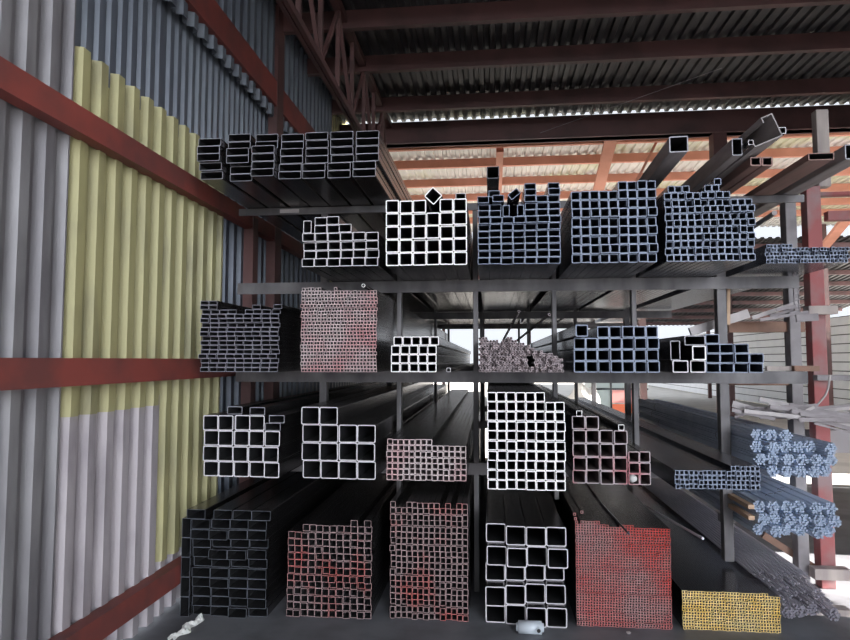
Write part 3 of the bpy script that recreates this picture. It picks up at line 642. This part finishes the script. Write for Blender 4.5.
# truss
XT = -1.28; zlo, zhi = 3.74, 4.5
tr = tag(empty('trim_1', (XT, 5, zlo)), kind='structure')
for z, w in ((zlo, .06), (zlo + .0, .06), (zhi, .06)):
    pass
part(MB().box((XT - .035, 1.5, zlo), (XT - .005, Yb, zlo + .055)).box((XT + .005, 1.5, zlo), (XT + .035, Yb, zlo + .055)), 'bottom_chord', M['truss'], tr)
part(MB().box((XT - .035, 1.5, zhi), (XT + .035, Yb, zhi + .07)), 'top_chord', M['truss'], tr)
y = 1.8; i = 0
while y < Yb - .5:
    part(MB().bar((XT, y, zlo + .03), (XT, y, zhi), .035, .035), 'web_post', M['truss'], tr)
    part(MB().bar((XT, y, zlo + .03), (XT, y + .55, zhi), .03, .03) if i % 2 else MB().bar((XT, y, zhi), (XT, y + .55, zlo + .03), .03, .03), 'web_brace', M['truss'], tr)
    y += .55; i += 1
# wire across
stick('sagging_wire', at(540, 133, 6.5), at(722, 68, 5.2), .004, .004, M['strip'], 'thin pale wire strung beneath the dark roof', 'wire', None, 6)

# unseen wall added to block sun from the front bay, low gap lights floor; and rear yard
mb = MB(); mb.corr((4.7, 0, 0), (0, 1, 0), (0, 0, 1), (-1, 0, 0), 3.2, 4.6, .137, .035).corr((4.7, 3.2, 1.0), (0, 1, 0), (0, 0, 1), (-1, 0, 0), 1.9, 3.6, .137, .035).corr((4.7, 5.1, 0), (0, 1, 0), (0, 0, 1), (-1, 0, 0), 2.8, 4.6, .137, .035); tag(mb.build('sun_block_wall', M['grey_sheet']), kind='structure')
# neighbour building with white horizontal siding
XS = 9.25; mb = MB()
for i in range(11):
    z = .02 + i * .24; mb.extr([(0, 0), (.03, 0), (.012, .215), (0, .215)], (XS, 40, z), (XS, 8.6, z))
wb = tag(empty('wall_back', (XS, 20, 0)), kind='structure')
part(mb, 'siding', M['siding'], wb); part(MB().box((XS + .04, 8.6, 0), (XS + .2, 40, 2.66)), 'siding_backing', M['roof_dark'], wb)
# far container and covered heap
Yk = 17.5; X = lambda px: at(px, 390, Yk).x; Z = lambda py: at(615, py, Yk).z
fb = tag(empty('site_cabin', (X(620), Yk, 0)), 'distant cabin with grey-green upper band and orange lower panels', 'cabin')
part(MB().box((X(596), Yk, 0), (X(648), Yk + 2, Z(376))), 'body', M['teal'], fb)
part(MB().box((X(612), Yk - .03, Z(413)), (X(637), Yk, Z(404))), 'orange_panel', M['orange'], fb); part(MB().box((X(612), Yk - .03, Z(403)), (X(637), Yk, Z(390))), 'red_panel', M['pinkp'], fb)
part(MB().box((X(596), Yk - .04, Z(390)), (X(648), Yk, Z(388))).box((X(610), Yk - .05, 0), (X(611.5), Yk, Z(376))).box((X(637), Yk - .05, 0), (X(639), Yk, Z(376))), 'frame', M['glass'], fb)
part(MB().box((X(595), Yk - .1, Z(376)), (X(649), Yk + 2.1, Z(374))), 'roof', M['roof_dark'], fb)
bm = bmesh.new(); bmesh.ops.create_icosphere(bm, subdivisions=4, radius=1)
from mathutils import noise
for v in bm.verts: v.co *= 1 + .25 * noise.noise(v.co * 2.2); v.co.x *= .55; v.co.y *= .6; v.co.z = max(v.co.z, 0) * .85
me = bpy.data.meshes.new('covered_heap'); bm.to_mesh(me); bm.free(); me.materials.append(M['white']); P = at(583, 400, 15.8)
tag(link('covered_heap', me, None, (P.x, 15.8, 0)), 'white film-covered heap on the bright ground behind the rack', 'covered heap')

# ------------------------------------------------------------------ light
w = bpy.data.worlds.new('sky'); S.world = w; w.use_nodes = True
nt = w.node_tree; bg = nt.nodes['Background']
# hazy sky: even pale blue, with a bright glow added behind the viewer on the right, away from the sun
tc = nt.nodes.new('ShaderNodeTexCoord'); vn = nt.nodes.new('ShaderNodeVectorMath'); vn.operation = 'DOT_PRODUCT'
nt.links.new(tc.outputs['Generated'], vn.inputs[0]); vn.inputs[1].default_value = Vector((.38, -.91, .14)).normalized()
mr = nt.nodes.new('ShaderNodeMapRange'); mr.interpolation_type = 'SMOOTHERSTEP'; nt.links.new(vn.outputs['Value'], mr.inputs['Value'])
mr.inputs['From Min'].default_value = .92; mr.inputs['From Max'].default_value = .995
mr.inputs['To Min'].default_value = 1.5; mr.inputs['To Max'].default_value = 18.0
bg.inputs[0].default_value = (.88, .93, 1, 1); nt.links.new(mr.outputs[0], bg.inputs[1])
sun = bpy.data.lights.new('sun', 'SUN'); sun.energy = 70; sun.angle = .01; sun.color = (1, .95, .88)
so = bpy.data.objects.new('sun', sun); COL.objects.link(so)
so.rotation_mode = 'QUATERNION'; so.rotation_quaternion = Vector((-.93, .06, -.36)).to_track_quat('-Z', 'Y')
vs = S.view_settings; vs.view_transform = 'Standard'; vs.look = 'None'; vs.gamma = 1; vs.use_curve_mapping = False; vs.exposure = -.5
S.cycles.max_bounces = 8; S.cycles.diffuse_bounces = 5; S.cycles.glossy_bounces = 4; S.cycles.use_denoising = True
S.cycles.sample_clamp_indirect = 10
print('TUBES', TUBES, 'objects', len(bpy.data.objects))
